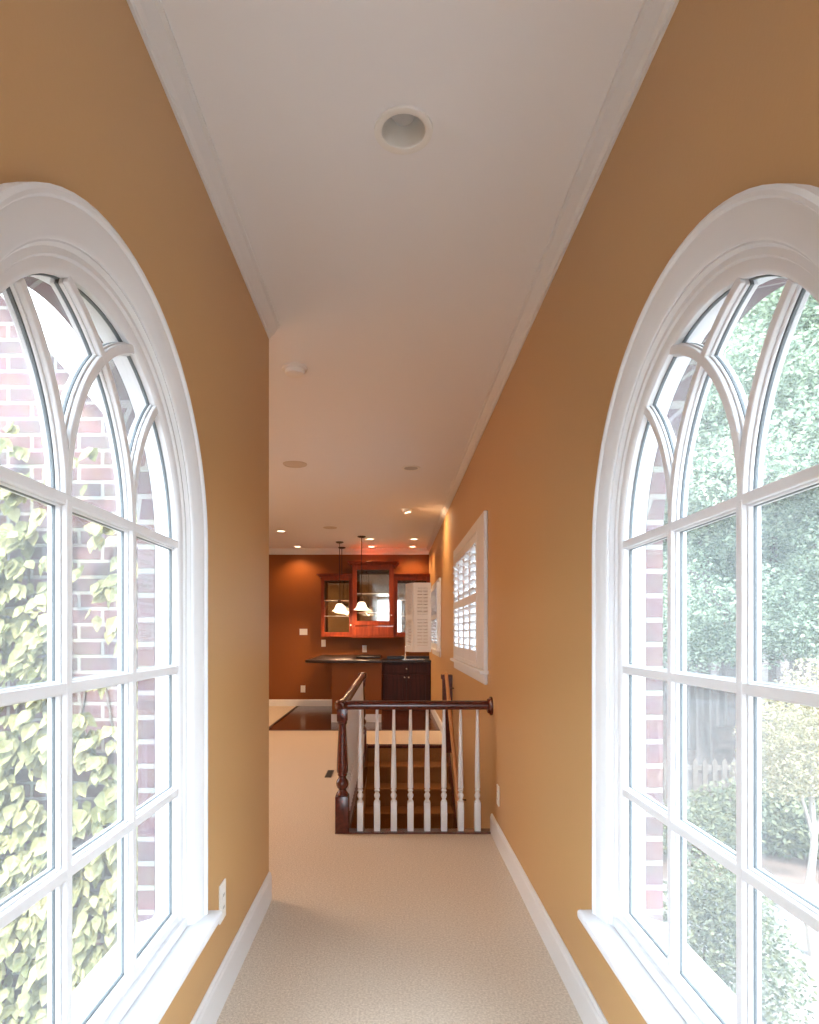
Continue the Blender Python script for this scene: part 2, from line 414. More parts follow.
def sh_window(name, rc, near):
    y0, y1, z0, z1 = rc
    root = bpy.data.objects.new(name, None); C.objects.link(root); root['kind'] = 'structure'
    b = B(); x0 = XR-.028; cw = .085
    box(b, x0, XR, near, y0, z0-.03, z1+cw); box(b, x0, XR, y1, y1+cw, z0-.03, z1+cw); box(b, x0, XR, y0, y1, z1, z1+cw); box(b, x0, XR+.1, y0, y1, z0-.03, z0+.004)
    box(b, XR, XR+.15, y0, y0+.02, z0, z1); box(b, XR, XR+.15, y1-.02, y1, z0, z1)
    box(b, XR, XR+.15, y0, y1, z1-.02, z1)
    obj('casing', b, 'white', root, bevel=.006)
    b = B(); box(b, XR-.06, XR+.15, near-.03, y1+cw+.03, z0-.055, z0-.03); obj('sill', b, 'white', root, bevel=.006)
    b = B(); box(b, XR-.022, XR, near+.01, y1+cw, z0-.13, z0-.055); obj('apron', b, 'white', root, bevel=.004)
    b = B(); box(b, XR+.10, XR+.102, y0, y1, z0, z1); obj('pane', b, 'glass', root)
    b = B()
    box(b, XR+.09, XR+.12, y0, y1, (z0+z1)/2-.02, (z0+z1)/2+.02); box(b, XR+.09, XR+.12, (y0+y1)/2-.03, (y0+y1)/2+.03, z0, z1)
    obj('window_frame', b, 'white', root)
sh_window('window_3', SH1, 4.29)
sh_window('window_4', SH2, 8.42)
t = thing('plantation_shutters', 'closed white plantation shutters on the long right-wall window above the stairwell', 'shutters', (XR-.012, SH1[0], SH1[2]))
w = (SH1[1]-SH1[0])/4
for i in range(4):
    louvre_panel('shutter_panel', t, w-.006, SH1[3]-SH1[2]-.01, (-.004, i*w+.003, .005), PI/2, (6, 6))
t = thing('plantation_shutters', 'white plantation shutters folded open into the room beside the bar', 'shutters', (XR-.03, 8.50, 1.10))
hx, hy = .296-(XR-.03), 8.62-8.50
louvre_panel('shutter_panel', t, .235, .965, (hx+.004, hy, -.045), math.radians(3), (8, 8), 62)
louvre_panel('shutter_panel', t, .235, .965, (hx-.004, hy+.004, -.045), math.radians(114), (8, 8), 62)
louvre_panel('shutter_panel', t, .69, .94, (-.004, .008, -.02), PI/2, (8, 8), 30)
louvre_panel('shutter_panel', t, .69, .94, (-.004, .702, -.02), PI/2, (8, 8), 30)

# ------------------------------------------------------------------ staircase
t = thing('staircase', 'carpeted stairs going down between the railing and the right wall', 'stairs', (0, WY1, 0))
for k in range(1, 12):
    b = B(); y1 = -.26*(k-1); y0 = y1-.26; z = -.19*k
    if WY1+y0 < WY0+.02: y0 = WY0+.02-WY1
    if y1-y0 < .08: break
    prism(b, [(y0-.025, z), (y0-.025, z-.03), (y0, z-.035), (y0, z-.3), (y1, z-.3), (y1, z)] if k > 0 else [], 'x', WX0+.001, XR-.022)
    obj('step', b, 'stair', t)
b = B(); box(b, WX0+.001, XR-.022, -.012, 0, -.19, -.03); obj('riser', b, 'stair', t)
b = B(); box(b, WX0-.08, XR-.022, -.03, .05, -.03, .004); obj('top_nosing', b, 'cherry', t, bevel=.006)
for xs in (XR-.022, WX0):
    b = B(); s = -.19/.26
    prism(b, [(.2, .12), (0, .10), (-3.1, .10+s*3.1), (-3.1, -.5+s*3.1), (.2, -.4)] if xs > 0 else [(0, -.001), (-3.16, -.001), (-3.16, -.24), (0, -.24)], 'x', xs, xs+(.02 if xs > 0 else .012))
    obj('skirt_board', b, 'cherry', t)

# wall handrail
t = thing('wall_handrail', 'slim wooden handrail sloping down the right wall of the stairs', 'handrail', (XR-.075, 6.75, .87))
b = B(); sl = .82
pr = [(.02*math.cos(a*PI/5), .022*math.sin(a*PI/5)) for a in range(10)]
sweep(b, pr, [lambda a, c, q=q: (a, q, c+sl*q) for q in (0, -.3, -1.2, -2.3)])
obj('rail', b, mat('light_rail', (.55, .27, .12), .25, coat=.3), t, smooth=True)
for q in (-.1, -1.2, -2.2):
    b = B(); tube(b, [(0, q, sl*q-.02), (.03, q, sl*q-.06), (.074, q, sl*q-.06)], .007); obj('bracket', b, 'bronze', t)
b = B(); box(b, -.03, .075, -.05+.12, .05+.12, -.87, -.02); box(b, -.045, .075, -.06+.12, .06+.12, -.06, -.01)
obj('half_newel', b, 'cherry', t, bevel=.006)

# ------------------------------------------------------------------ railing
RT = .872
rail = thing('stair_railing', 'cherry wood railing with white turned balusters around the stairwell', 'railing', (-.333, 4.115, 0))
def newel():
    b = B(); s = .044
    box(b, -s, s, -s, s, 0, .245)
    lathe(b, [(.040, .245), (.043, .25), (.036, .262), (.026, .275), (.024, .285), (.034, .296), (.040, .312), (.041, .325), (.037, .342), (.027, .355), (.024, .368),
              (.030, .375), (.033, .38), (.030, .388), (.036, .395), (.038, .41), (.037, .45), (.030, .60), (.025, .70), (.026, .715), (.032, .722), (.032, .73), (.026, .736)], n=24)
    box(b, -.034, .034, -.034, .034, .736, .822)
    return b
n1 = obj('newel_post', newel(), 'cherry', rail, bevel=.004, smooth=True); n1.location = (0, 0, 0)
n2 = n1.copy(); C.objects.link(n2); n2.parent = rail; n2.location = (-.004, 2.84, 0)
for n in (n1, n2):
    b = B(); lathe(b, [(.046, .82), (.050, .83), (.050, .862), (.042, .872), (.02, .876)], n=24)
    o = obj('cap', b, 'cherry', n, smooth=True)
hp = [(-.032, .002), (-.034, .014), (-.030, .030), (-.020, .041), (0, .046), (.020, .041), (.030, .030), (.034, .014), (.032, .002), (.022, -.012), (-.022, -.012)]
b = B(); z0 = RT-.046
XE = XR+.333
sweep(b, hp, [lambda a, c: (0, a, z0+c), lambda a, c: (XE-.012, a, z0+c)]); obj('handrail', b, 'cherry', rail, smooth=True)
b = B(); sweep(b, hp, [lambda a, c: (-a-.002, 0, z0+c), lambda a, c: (-a-.002, 2.84, z0+c)]); obj('handrail', b, 'cherry', rail, smooth=True)
b = B(); lathe(b, [(.062, 0), (.062, .012), (.052, .018), (.046, .030), (.03, .034)], n=28, mtx=Matrix.Rotation(-PI/2, 3, 'Y')); o = obj('rosette', b, 'cherry', rail, smooth=True, loc=(XE, 0, z0+.01))
b = B(); box(b, -.045, XE, -.045, .045, -.10, .010); obj('base_plate', b, 'cherry', rail, bevel=.003)
b = B(); box(b, -.045, .045, .046, WY1-4.115+.03, -.10, .012); obj('base_plate', b, 'cherry', rail, bevel=.003)
def baluster():
    b = B(); s = .0205
    box(b, -s, s, -s, s, .01, .20)
    lathe(b, [(.019, .20), (.020, .205), (.015, .212), (.011, .218), (.015, .226), (.0195, .238), (.020, .246), (.016, .256), (.011, .264), (.012, .268), (.018, .272), (.018, .280), (.012, .284), (.013, .288),
              (.0185, .292), (.0185, .31), (.017, .42), (.0115, .68), (.0085, .83)], n=14)
    return b
bal = obj('baluster', baluster(), 'white', rail, bevel=.002, smooth=True)
first = True
spots = [((360.5+16.62*i-392.5)*4.14/620+.333, 0, 0) for i in range(8)] + [(0, .13+.112*i, 0.002) for i in range(24)]
for q in spots:
    o = bal if first else bal.copy()
    if not first: C.objects.link(o); o.parent = rail
    o.location = q; first = False

# ------------------------------------------------------------------ ceiling fixtures
def cpos(x, y):   # where a sight line through a ceiling point lands
    Y = (ZC-CAMZ)*620/(633-y); return ((x-392.5)*Y/620, Y)
def downlight(x, y, r, label, lit=False, group=None, power=0):
    X, Y = cpos(x, y)
    t = thing('recessed_downlight', label, 'ceiling light', (X, Y, ZC), group)
    b = B()
    lathe(b, [(r, -.001), (r*.98, -.006), (r*.86, -.008), (r*.72, -.004), (r*.70, -.001)], n=36, cap=False); obj('trim_ring', b, 'plastic', t, smooth=True)
    b = B(); h = -.045 if not lit else -.012
    lathe(b, [(r*.71, -.002), (r*.70, .0) if False else (r*.70, -.0035), (r*.45, -.0015)], n=36, cap=False)
    lathe(b, [(r*.45, -.0015), (.001, -.0012)], n=36, cap=False)
    obj('lamp_face', b, 'lamp' if lit else M['canface'], t, smooth=True)
    if lit:
        ld = bpy.data.lights.new('bulb', 'SPOT'); ld.energy = power; ld.color = (1, .60, .30); ld.spot_size = 2.3; ld.spot_blend = .7; ld.shadow_soft_size = .05
        lo = bpy.data.objects.new('bulb', ld); C.objects.link(lo); lo.parent = t; lo.location = (0, 0, -.02)
    return t
M['canface'] = mat('can_baffle', (.50, .49, .48), .5)
# near unlit can: real recess seen from below
X, Y = cpos(403.5, 130)
near = thing('recessed_downlight', 'large unlit recessed ceiling light at the near end of the passage', 'ceiling light', (X, Y, ZC))
b = B(); lathe(b, [(.089, -.001), (.088, -.007), (.080, -.009), (.066, -.006), (.064, -.001)], n=48, cap=False); obj('trim_ring', b, 'plastic', near, smooth=True)
b = B(); lathe(b, [(.0645, -.002), (.060, .03), (.054, .070), (.001, .075)], n=48, cap=False); obj('can', b, 'plastic', near, smooth=True)
b = B(); lathe(b, [(.040, .072), (.041, .055), (.034, .040), (.018, .032), (.001, .030)], n=32, cap=False); obj('bulb', b, 'canface', near, smooth=True)
downlight(411, 468, .090, 'unlit recessed ceiling light beyond the passage, near the right wall')
downlight(281, 531, .075, 'lit recessed ceiling light nearest the passage corner, leftmost in the room', True, power=15)
downlight(297.5, 546.5, .075, 'lit recessed ceiling light by the far wall, second from left', True, power=12)
downlight(370, 539, .075, 'lit recessed ceiling light right of the middle pendant rod, nearer of its pair', True, power=15)
downlight(371.5, 546.5, .075, 'lit recessed ceiling light above the middle wall cabinet, farther of its pair', True, power=12)
downlight(414, 539, .075, 'lit recessed ceiling light near the right wall above the bar, nearer of its pair', True, power=12)
downlight(412.5, 546.5, .075, 'lit recessed ceiling light near the right wall above the bar, farther of its pair', True, power=10)
X, Y = cpos(407, 509)
t = thing('eyeball_spotlight', 'lit swivelling eyeball ceiling spot aimed at the right wall', 'ceiling light', (X, Y, ZC))
b = B(); lathe(b, [(.085, -.001), (.083, -.007), (.062, -.009), (.058, -.001)], n=32, cap=False); obj('trim_ring', b, 'plastic', t, smooth=True)
b = B(); mt = Matrix.Rotation(math.radians(-12), 3, 'Y')
lathe(b, [(.05, .0), (.056, -.02), (.052, -.035), (.046, -.045), (.042, -.045), (.04, -.035)], n=28, cap=False, mtx=mt); obj('eyeball', b, 'plastic', t, smooth=True)
b = B(); lathe(b, [(.041, -.037), (.001, -.036)], n=28, cap=False, mtx=mt); obj('lamp_face', b, 'lamp', t)
ld = bpy.data.lights.new('bulb', 'SPOT'); ld.energy = 13; ld.color = (1, .66, .38); ld.spot_size = 2.4; ld.spot_blend = 1; ld.shadow_soft_size = .04
lo = bpy.data.objects.new('bulb', ld); C.objects.link(lo); lo.parent = t; lo.location = (.02, 0, -.05); lo.rotation_euler = (0, math.radians(-42), 0)
# smoke detector
X, Y = cpos(288, 368)
t = thing('smoke_detector', 'round white smoke detector on the ceiling at the passage corner', 'smoke detector', (max(X, -.56), Y, ZC))
b = B(); lathe(b, [(.072, 0), (.072, -.010), (.064, -.014)], n=36); obj('base', b, 'plastic', t, smooth=True)
b = B(); lathe(b, [(.056, -.0142), (.058, -.024), (.052, -.038), (.035, -.043), (.001, -.044)], n=36); obj('cover', b, 'plastic', t, smooth=True)
for (x, y, r, lb) in ((295, 464, .108, 'round beige in-ceiling speaker nearer the passage, larger of two'), (330, 527.5, .10, 'round beige in-ceiling speaker farther off, nearer the pendants')):
    X, Y = cpos(x, y); t = thing('ceiling_speaker', lb, 'speaker', (X, Y, ZC))
    b = B(); lathe(b, [(r, -.0005), (r*.98, -.006), (r*.93, -.007), (r*.92, -.001)], n=40, cap=False); obj('rim', b, 'grille', t, smooth=True)
    b = B(); lathe(b, [(r*.93, -.003), (r*.5, -.005), (.001, -.006)], n=40, cap=False); obj('grille', b, 'grille', t, smooth=True)

# ------------------------------------------------------------------ pendants
def pendant(x, y, label):
    Y = (ZC-CAMZ)*620/(633-y); X = (x-392.5)*Y/620; zb = CAMZ+23.2*9.74/620
    t = thing('pendant_lamp', label, 'pendant lamp', (X, Y, ZC), 'pendants over the bar')
    d = zb-ZC
    b = B(); lathe(b, [(.065, 0), (.065, -.012), (.045, -.022), (.012, -.028)], n=24); obj('canopy', b, 'bronze', t, smooth=True)
    b = B(); tube(b, [(0, 0, -.02), (0, 0, d+.20)], .006); obj('rod', b, 'bronze', t, smooth=True)
    b = B(); lathe(b, [(.008, d+.20), (.02, d+.185), (.030, d+.15), (.034, d+.125), (.020, d+.12)], n=20)
    for a in range(3): tube(b, [(.010*math.cos(a*2.1), .010*math.sin(a*2.1), d+.20), (.045*math.cos(a*2.1), .045*math.sin(a*2.1), d+.19), (.050*math.cos(a*2.1), .05*math.sin(a*2.1), d+.14), (.030*math.cos(a*2.1), .030*math.sin(a*2.1), d+.118)], .004, 6)
    obj('socket', b, 'bronze', t, smooth=True)
    b = B()
    lathe(b, [(.034, d+.125), (.052, d+.115), (.070, d+.085), (.080, d+.05), (.095, d+.025), (.122, d+.004), (.125, d), (.119, d+.002), (.090, d+.022), (.074, d+.05), (.064, d+.083), (.048, d+.110), (.030, d+.12)], n=32, cap=False)
    obj('lamp_shade', b, 'shade', t, smooth=True)
    ld = bpy.data.lights.new('bulb', 'POINT'); ld.energy = 5; ld.color = (1, .68, .4); ld.shadow_soft_size = .03
    lo = bpy.data.objects.new('bulb', ld); C.objects.link(lo); lo.parent = t; lo.location = (0, 0, d+.03)
pendant(361.6, 536.3, 'bell-shaded pendant lamp over the bar, right one in front of the tall cabinet')
pendant(339.6, 541.9, 'bell-shaded pendant lamp over the bar, middle one before the left cabinet')
pendant(341.8, 547.3, 'bell-shaded pendant lamp over the bar, farthest from the passage')

# ------------------------------------------------------------------ wall cabinets
M['shelf_glass'] = mat('shelf_glass', (.72, .74, .72), .1)
def wall_cabinet(label, x0, x1, z0, z1, yf, drawer=0, sw=.06):
    """origin at the left bottom front corner"""
    t = thing('wall_cabinet', label, 'cabinet', (x0, yf, z0)); w, h, d = x1-x0, z1-z0, YF-yf-.001
    b = B(); k = .02
    box(b, 0, k, .02, d, 0, h); box(b, w-k, w, .02, d, 0, h); box(b, k, w-k, .02, d, 0, k); box(b, k, w-k, .02, d, h-k, h)
    obj('carcass', b, 'cabwood', t, bevel=.002)
    b = B(); box(b, k, w-k, d-.012, d-.004, k, h-k); obj('mirror_back', b, 'mirror', t)
    b = B(); z = drawer
    box(b, 0, sw, 0, .02, z, h); box(b, w-sw, w, 0, .02, z, h); box(b, sw, w-sw, 0, .02, z, z+sw); box(b, sw, w-sw, 0, .02, h-sw, h)
    dr = obj('door', b, 'cabwood', t, bevel=.004)
    b = B(); box(b, sw, w-sw, .009, .012, z+sw, h-sw); obj('glass', b, 'cabglass', dr)
    b = B(); lathe(b, [(.006, 0), (.006, .014), (.013, .02), (.012, .028), (.004, .03)], n=14, mtx=Matrix.Rotation(PI/2, 3, 'X')); obj('knob', b, 'metal', dr, loc=(w-sw/2, 0, z+.18))
    if drawer:
        b = B(); box(b, .01, w-.01, 0, .02, .01, drawer-.012); box(b, .05, w-.05, -.004, 0, .035, drawer-.04); obj('drawer', b, 'cabwood', t, bevel=.004)
    for z in (.33*h, .60*h):
        b = B(); box(b, k, w-k, .05, d-.02, z, z+.008); obj('shelf', b, 'shelf_glass', t)
    b = B(); l0 = -.03 if x0 < -1 or drawer else 0; l1 = w+(.035 if drawer else 0)
    for o_, za, zb in ((0, h, h+.02), (.02, h+.02, h+.04), (.045, h+.04, h+.058)):
        box(b, l0-o_ if l0 else 0, l1+o_ if drawer else w, -.012-o_, d, za, zb)
    obj('crown', b, 'cabwood', t, bevel=.004)
    b = B(); box(b, 0, w, -.006, d, -.022, 0); obj('light_rail', b, 'cabwood', t, bevel=.003)
wall_cabinet('cherry wall cabinet with glass door, left of the tall one', -1.254, -.703, 1.275, 2.30, 10.87)
wall_cabinet('tall cherry wall cabinet in the middle, glass door over a drawer', -.70, .026, 1.257, 2.50, 10.74, .19, .085)
wall_cabinet('cherry wall cabinet right of the tall one, partly behind the shutters', .029, XR-.003, 1.275, 2.30, 10.87)

# ------------------------------------------------------------------ bar
b = B(); box(b, -.895, -.165, 9.17, 9.29, 0, .885); box(b, -.895, -.775, 9.29, 10.98, 0, .885)
struct('wall_bar', b, 'farwall')
b = B(); box(b, -.905, -.165, 9.155, 9.17, 0, .12); struct('baseboard_bar', b, 'white')
b = B(); prism(b, [(-1.20, 8.95), (-.165, 8.95), (-.165, 9.42), (-.62, 9.42), (-.62, 10.56), (-.21, 10.56), (-.21, YF-.002), (-.62, YF-.002), (-1.27, YF-.002), (-1.27, 9.02)], 'z', .887, .925)
tag(obj('bar_countertop', b, 'stone', bevel=.008), 'dark polished L-shaped bar countertop below the pendant lamps', 'countertop')
t = thing('base_cabinet', 'dark cherry base cabinet with two doors below the sink', 'cabinet', (-.178, 10.58, 0)); w = XR-.004+.178
b = B(); box(b, 0, w, .02, YF-10.581, .08, .818); box(b, .0, w, .07, .6, 0, .08); obj('body', b, 'darkcab', t, bevel=.003)
b = B(); box(b, .03, w-.03, 0, .02, .63, .79); box(b, .08, w-.08, -.004, 0, .665, .76); d = obj('drawer', b, 'darkcab', t, bevel=.003)
kn = [(.006, 0), (.006, .014), (.015, .02), (.014, .03), (.004, .033)]
b = B(); lathe(b, kn, n=14, mtx=Matrix.Rotation(PI/2, 3, 'X')); obj('knob', b, 'metal', d, loc=(w/2, 0, .705), smooth=True)
for s in (0, 1):
    x0 = .03+s*(w/2-.028); x1 = x0+w/2-.034
    b = B(); box(b, x0, x0+.06, 0, .02, .10, .61); box(b, x1-.06, x1, 0, .02, .10, .61); box(b, x0+.06, x1-.06, 0, .02, .10, .16); box(b, x0+.06, x1-.06, 0, .02, .55, .61)
    box(b, x0+.06, x1-.06, .008, .02, .16, .55)
    d = obj('door', b, 'darkcab', t, bevel=.003)
    b = B(); lathe(b, kn, n=14, mtx=Matrix.Rotation(PI/2, 3, 'X')); obj('knob', b, 'metal', d, loc=(w/2+(-.035 if s == 0 else .035), 0, .56), smooth=True)
b = B(); lathe(b, [(.026, .10), (.026, .2), (.018, .22), (.028, .25), (.022, .5), (.028, .60), (.018, .62), (.026, .64), (.026, .81)], n=16)
obj('corner_post', b, 'darkcab', t, smooth=True, loc=(0, .01, 0))
b = B(); box(b, -.195, XR-.003, 10.54, YF-.012, .819, .855)
tag(obj('sink_countertop', b, 'stone', bevel=.006), 'dark stone countertop around the sink, on the base cabinet', 'countertop')
b = B(); box(b, -.100, XR-.003, YF-.11, YF-.002, .856, .905)
tag(obj('counter_ledge', b, 'stone', bevel=.004), 'dark stone ledge along the far wall behind the sink', 'ledge')
t = thing('sink', 'small drop-in bar sink with pale steel rim by the right wall', 'sink', (.36, 10.78, .856))
b = B()
for q in ((-.19, .19, -.17, -.15), (-.19, .19, .15, .17), (-.19, -.17, -.15, .15), (.17, .19, -.15, .15)): box(b, *q, 0, .008)
obj('rim', b, 'metal', t, bevel=.003)
b = B(); box(b, -.17, .17, -.15, .15, 0, .002); obj('basin', b, 'metal', t)
t = thing('faucet', 'tall gooseneck bar faucet behind the sink', 'faucet', (.225, 10.98, .856))
b = B(); lathe(b, [(.028, 0), (.028, .02), (.016, .03), (.014, .09)], n=18); obj('base', b, 'metal', t, smooth=True)
b = B(); tube(b, [(0, 0, .08), (0, 0, .20)] + [(0, -.05+.05*math.cos(a*PI/8), .20+.05*math.sin(a*PI/8)) for a in range(1, 9)] + [(0, -.10, .17)], .010); obj('spout', b, 'metal', t, smooth=True)
b = B(); tube(b, [(-.01, 0, .05), (-.07, -.01, .07)], .008); obj('handle', b, 'metal', t, smooth=True)

# ------------------------------------------------------------------ plates, vent
def plate(name, label, cat, pos, face, w=.07, h=.115, n=1):
    """face: 'y-' on far wall, 'x+' on left wall, 'x-' on right wall"""
    rz = {'y-': 0, 'x-': -PI/2, 'x+': PI/2}[face]
    t = thing(name, label, cat, pos, None, rz)
    b = B(); box(b, -w/2, w/2, -.006, 0, -h/2, h/2); obj('cover_plate', b, 'plastic', t, bevel=.002)
    for i in range(n):
        cx = (i-(n-1)/2)*.045
        b = B()
        if cat == 'outlet':
            b.free()
            for z in (-.022, .022):
                b = B(); box(b, cx-.014, cx+.014, -.008, -.006, z-.014, z+.014); o = obj('socket', b, 'plastic', t, bevel=.002)
                for q in (-.006, .006):
                    b = B(); box(b, cx+q-.0012, cx+q+.0012, -.0085, -.0079, z-.004, z+.006); obj('slot', b, 'black', o)
        else:
            box(b, cx-.005, cx+.005, -.016, -.006, -.008, .014); obj('toggle', b, 'plastic', t, bevel=.001)
plate('wall_outlet', 'white outlet plate low on the left wall beside the arched window', 'outlet', (XL, 2.22, .36), 'x+', .075, .135)
plate('wall_outlet', 'white outlet plate low on the right wall near the railing', 'outlet', (XR, 3.86, .31), 'x-', .075, .125)
plate('light_switch', 'wide double switch plate on the far brown wall', 'switch', ((303.5-392.5)*YF/620, YF, 1.34), 'y-', .14, .11, 2)
plate('light_switch', 'narrow switch plate below the left wall cabinet', 'switch', ((323.5-392.5)*YF/620, YF, 1.135), 'y-', .08, .125)
plate('wall_outlet', 'outlet plate on the far wall above the bar counter', 'outlet', ((364.5-392.5)*YF/620, YF, 1.035), 'y-', .08, .125)
plate('wall_outlet', 'outlet plate on the far wall, low near the baseboard', 'outlet', ((303-392.5)*YF/620, YF, .31), 'y-', .085, .125)
t = thing('floor_vent', 'small dark floor vent in the carpet left of the railing', 'vent', (-.59, 5.8, .001))
b = B(); box(b, -.03, .03, -.14, .14, 0, .006); obj('frame', b, 'bronze', t)
b = B()
for i in range(10): box(b, -.022, .022, -.125+i*.026, -.115+i*.026, .006, .009)
obj('louvres', b, 'black', t)

# ------------------------------------------------------------------ outside: ground
b = B()
N = 26
gv = {}
def gh(x, y):
    r = math.hypot(x, y); return GZ+max(0, r-10.5)*.13
for i in range(-N, N+1):
    for j in range(-8, N+1):
        gv[i, j] = b.verts.new((i*2, j*2, gh(i*2, j*2)))
for i in range(-N, N):
    for j in range(-8, N): b.faces.new((gv[i, j], gv[i+1, j], gv[i+1, j+1], gv[i, j+1]))
struct('ground', b, 'litter')
b = B(); prism(b, [(1.0, -6), (12, -6), (12, 3.5), (7.2, 6.6), (5.2, 7.4), (3.4, 7.6), (1.0, 7.9)], 'z', GZ+.005, GZ+.05)
struct('driveway', b, 'drive')

# ------------------------------------------------------------------ ivy
rnd = random.Random(4)
def leaf(bm, p, L, w, rot):
    P = [(0, 0, 0), (w*.5, 0, -L*.25), (w*.42, .0, -L*.55), (0, -.12*w, -L), (-w*.42, 0, -L*.55), (-w*.5, 0, -L*.25), (0, .10*L, -L*.42)]
    vs = [bm.verts.new(rot @ Vector(q) + p) for q in P]; c = vs[6]
    for i in range(6): bm.faces.new((vs[i], vs[(i+1) % 6], c))
t = thing('climbing_ivy', 'pale green ivy covering the brick wall outside the left window', 'ivy', (-1.5, YBR, GZ))
b = B(); bs = B()
def ivy_den(x, z):
    top = 1.98 if x < -1.45 else 1.80
    edge = top+.12*math.sin(x*17)+.08*math.sin(x*41)
    if z > edge+.25: return 0
    if z > edge: return .25
    g = .5+.5*math.sin(x*9+z*2.2)*math.sin(z*6+x*3)
    if x > -1.45 and z > .95: return .55*max(0, math.sin(x*14+z*3+1)) + .05
    return .5+.5*g if z > .6 else 1
n = 0
while n < 10000:
    x = rnd.uniform(-2.9, -.84); z = rnd.uniform(GZ, 2.25)
    if rnd.random() > ivy_den(x, z): continue
    # a hanging twig with three leaves
    y = YBR-rnd.uniform(.05, .14)
    for k in range(rnd.choice((1, 2, 3))):
        L = rnd.uniform(.055, .10); rot = Euler((rnd.uniform(-.75, -.05), rnd.gauss(0, .28)+(k-1)*.5, rnd.gauss(0, .35))).to_matrix()
        leaf(b, Vector((x-1.5*0, y-.01*k, z))-Vector((-1.5, YBR, GZ)), L, L*rnd.uniform(.55, .75), rot); n += 1
for i in range(16):
    x = rnd.uniform(-2.8, -.9); z1 = (1.9 if x < -1.45 else 1.1)-GZ; pts = []
    for k in range(12): pts.append((x+1.5+.05*math.sin(k*1.3+i), -.012, k/11*z1))
    tube(bs, pts, .006, 5)
obj('leaves', b, 'ivy', t); obj('stems', bs, 'bark', t)

# ------------------------------------------------------------------ shrubs and trees outside
def cloud(bm, blobs, n, ls, rnd):
    """leaf clumps on the shells of ellipsoids"""
    tot = sum(r[3]*r[4]*r[5] for r in blobs)
    for (cx, cy, cz, rx, ry, rz) in blobs:
        for _ in range(int(n*rx*ry*rz/tot)):
            while True:
                d = Vector((rnd.gauss(0, 1), rnd.gauss(0, 1), rnd.gauss(0, 1)))
                if d.length > .1: break
            d.normalize(); k = rnd.uniform(.55, 1.08) if rnd.random() < .8 else rnd.uniform(.2, 1)
            p = Vector((cx+d.x*rx*k, cy+d.y*ry*k, cz+d.z*rz*k)); s = ls*rnd.uniform(.6, 1.3)
            rot = Euler((rnd.uniform(-1.2, 1.2), rnd.uniform(-1.2, 1.2), rnd.uniform(0, 6.3))).to_matrix()
            v = [bm.verts.new(rot @ Vector(q)*s + p) for q in ((0, -.6, 0), (.32, 0, .06), (0, .6, 0), (-.32, 0, .06))]
            bm.faces.new(v)
def plant(name, label, cat, loc, blobs, n, ls, mt, trunk, bark, seed, group=None):
    r = random.Random(seed); t = thing(name, label, cat, loc, group)
    b = B(); cloud(b, blobs, n, ls, r); obj('foliage', b, mt, t)
    b = B()
    for (pts, r0, r1) in trunk: tube(b, pts, r0, 8, r1)
    obj('trunk' if 'tree' in name else 'stems', b, bark, t, smooth=True)
    return t
def at(x, y, Y): return ((x-392.5)*Y/620, Y, CAMZ+(633-y)*Y/620)
# bush below the right window
def gp(x, Y): q = at(x, 0, Y); return (q[0], q[1], gh(q[0], q[1]))
plant('garden_bush', 'leafy green bush with yellowish tips nearest the right window, by the driveway', 'bush', gp(722, 4.7),
      [(0, 0, .72, .42, .42, .62), (.2, -.08, .5, .36, .36, .45), (-.25, .1, .6, .34, .34, .5), (.14, .2, 1.0, .30, .30, .3), (-.12, 0, 1.15, .28, .28, .25), (.05, -.2, 1.2, .2, .2, .2)],
      11000, .036, 'bush', [([(.1*i-.2, 0, 0), (.16*i-.3, 0, .7)], .015, .005) for i in range(5)], 'bark', 3)
plant('small_tree', 'small bright yellow-leaved tree with pale trunk beside the driveway', 'tree', gp(812, 5.8),
      [(0, 0, 2.0, .62, .6, .5), (-.3, -.1, 2.3, .36, .36, .34), (.4, .1, 2.25, .5, .5, .45), (-.28, .1, 1.75, .36, .4, .26), (.3, 0, 1.75, .5, .4, .3), (.1, 0, 2.6, .35, .35, .26)],
      15000, .034, 'yellow', [([(0.02, 0, 0), (-.05, 0, .5), (.02, 0, 1.1), (-.02, 0, 1.8)], .045, .022), ([(0, 0, 1.1), (.25, .05, 1.7), (.4, .05, 2.3)], .02, .008), ([(0, 0, 1.2), (-.2, -.05, 1.8)], .018, .008)], 'palebark', 5)
# tall trees: one kind copied
def crown_blobs(seed, n, h0, h1, R, s):
    r = random.Random(seed); o = []
    for _ in range(n):
        z = r.uniform(h0, h1); u = (z-h0)/(h1-h0); w = R*(.55+.9*u if u < .45 else .95*math.sqrt(max(.05, 1-((u-.45)/.58)**2)))
        a = r.uniform(0, 6.3); d = w*math.sqrt(r.uniform(.05, 1)); k = s*r.uniform(.6, 1.25)
        o.append((d*math.cos(a), d*math.sin(a), z, k*1.15, k*1.15, k*.62))
    return o
blobs = crown_blobs(2, 85, 2.5, 8.8, 2.7, .72)
tr = [([(0, 0, -.6), (.05, 0, 1.6), (-.05, 0, 3.2), (0, 0, 5.6)], .20, .08), ([(0, 0, 2.6), (.7, -.1, 3.6), (1.2, -.3, 4.6)], .08, .03), ([(0, 0, 2.8), (-.7, .2, 3.8), (-1.2, .3, 4.5)], .07, .03)]
T = plant('deciduous_tree', 'x', 'tree', gp(740, 11), blobs, 80000, .065, 'tree', tr, 'bark', 8, 'trees behind the driveway')
lab = 'tall leafy green tree behind the driveway, seen through the right window'
spots = [(745, 10.5, 1), (850, 10, 1.05), (690, 13.5, 1.05), (800, 14, 1.2), (900, 13, 1.3), (655, 18, 1.3), (730, 18.5, 1.45), (830, 19, 1.5), (960, 16, 1.4), (600, 22, 1.5)]
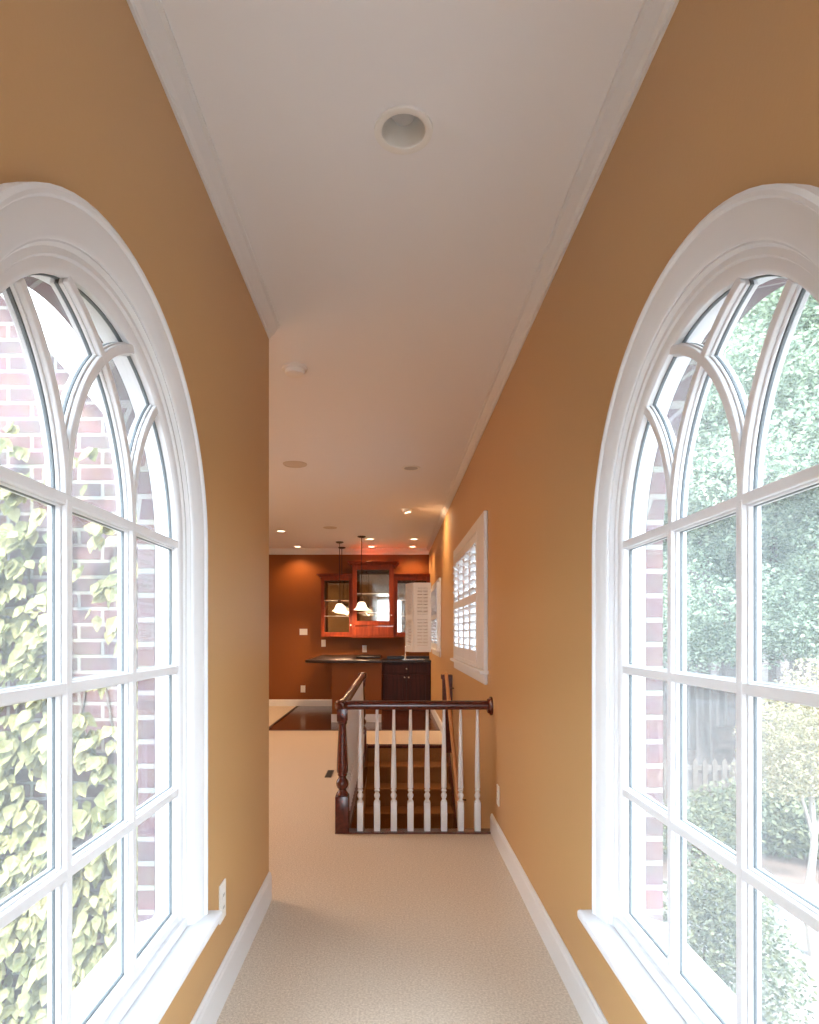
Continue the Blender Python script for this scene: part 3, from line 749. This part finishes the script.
LB = ['tall leafy green tree nearest the arched right window, just behind the driveway', 'large leafy tree at the right edge of the view, near the driveway', 'leafy green tree directly behind the picket fence',
      'big leafy tree behind the yellow-leaved small tree', 'big leafy tree far to the right beyond the arched window', 'tall tree in the back row above the brick jamb', 'tallest tree in the back row, straight behind the fence line',
      'tall back-row tree between the two big leafy trees', 'tall back-row tree farthest right', 'back-row tree farthest left, close along the house']
for i, (x, Y, s) in enumerate(spots):
    lab = LB[i]
    o = T if i == 0 else dup(T, (0, 0, 0), lab, rz=i*1.37)
    o.location = gp(x, Y); o.scale = (s, s, s); o['label'] = lab
# understory shrubs
blobs = [(0, 0, .55, .8, .6, .55), (.6, .1, .45, .5, .5, .4), (-.6, 0, .4, .5, .45, .38)]
Ub = plant('understory_shrub', 'low green shrub at the edge of the woods, behind the driveway', 'shrub', gp(700, 9), blobs, 3000, .08, 'bush', [([(0, 0, 0), (.1, 0, .5)], .02, .01)], 'bark', 11, 'woodland edge shrubs')
for i, (x, Y, s) in enumerate([(688, 8.5, .72), (742, 8.9, .85), (800, 8.9, 1.0), (860, 8.6, 1.1)]):
    o = Ub if i == 0 else dup(Ub, (0, 0, 0), None, rz=i*2.1)
    o['label'] = ['low green shrub in front of the picket fence, leftmost of the row', 'low green shrub left of the yellow-leaved tree', 'low green shrub right behind the pale trunk', 'low green shrub at the right end of the row'][i]
    o.location = gp(x, Y); o.scale = (s, s, s)
# slender woodland trees behind the fence
st = [([(0, 0, -.6), (.04, 0, 2), (-.03, .05, 4.5), (0, 0, 6)], .12, .05)]
ST = plant('slender_tree', 'x', 'tree', gp(690, 14), crown_blobs(5, 14, 3.4, 6.6, 1.0, .5), 5000, .085, 'tree', st, 'bark', 21, 'slender trees in the woods')
SL = ['slender bare-trunked tree leftmost behind the picket fence', 'slender tree trunk in the middle behind the picket fence', 'slender tree trunk right of the fence middle, deeper in the woods',
      'slender trunk just left of the yellow-leaved tree, in the woods', 'slender trunk between the two large front trees', 'slender trunk deep in the woods at the right']
for i, (x, Y, k) in enumerate([(681, 12.4, 1), (705, 12, 1.25), (722, 15, 1.1), (752, 13.2, .9), (775, 12.5, 1.1), (812, 16, 1.2)]):
    o = ST if i == 0 else dup(ST, (0, 0, 0), None, rz=i*1.9)
    o.location = gp(x, Y); o.scale = (k, k, k); o['label'] = SL[i]
# picket fence
q = gp(690, 9.9)
t = thing('picket_fence', 'weathered low picket fence among the trees outside the right window', 'fence', (q[0], q[1], q[2]))
b = B()
box(b, -2.5, 2.5, -.02, .02, .82, .90); box(b, -2.5, 2.5, -.02, .02, .22, .30); obj('rails', b, 'fence', t)
b = B()
for i in range(32):
    x = -2.45+i*.155; prism(b, [(x, .05), (x+.075, .05), (x+.075, .95), (x+.0375, 1.02), (x, .95)], 'y', -.045, -.021)
obj('pickets', b, 'fence', t)
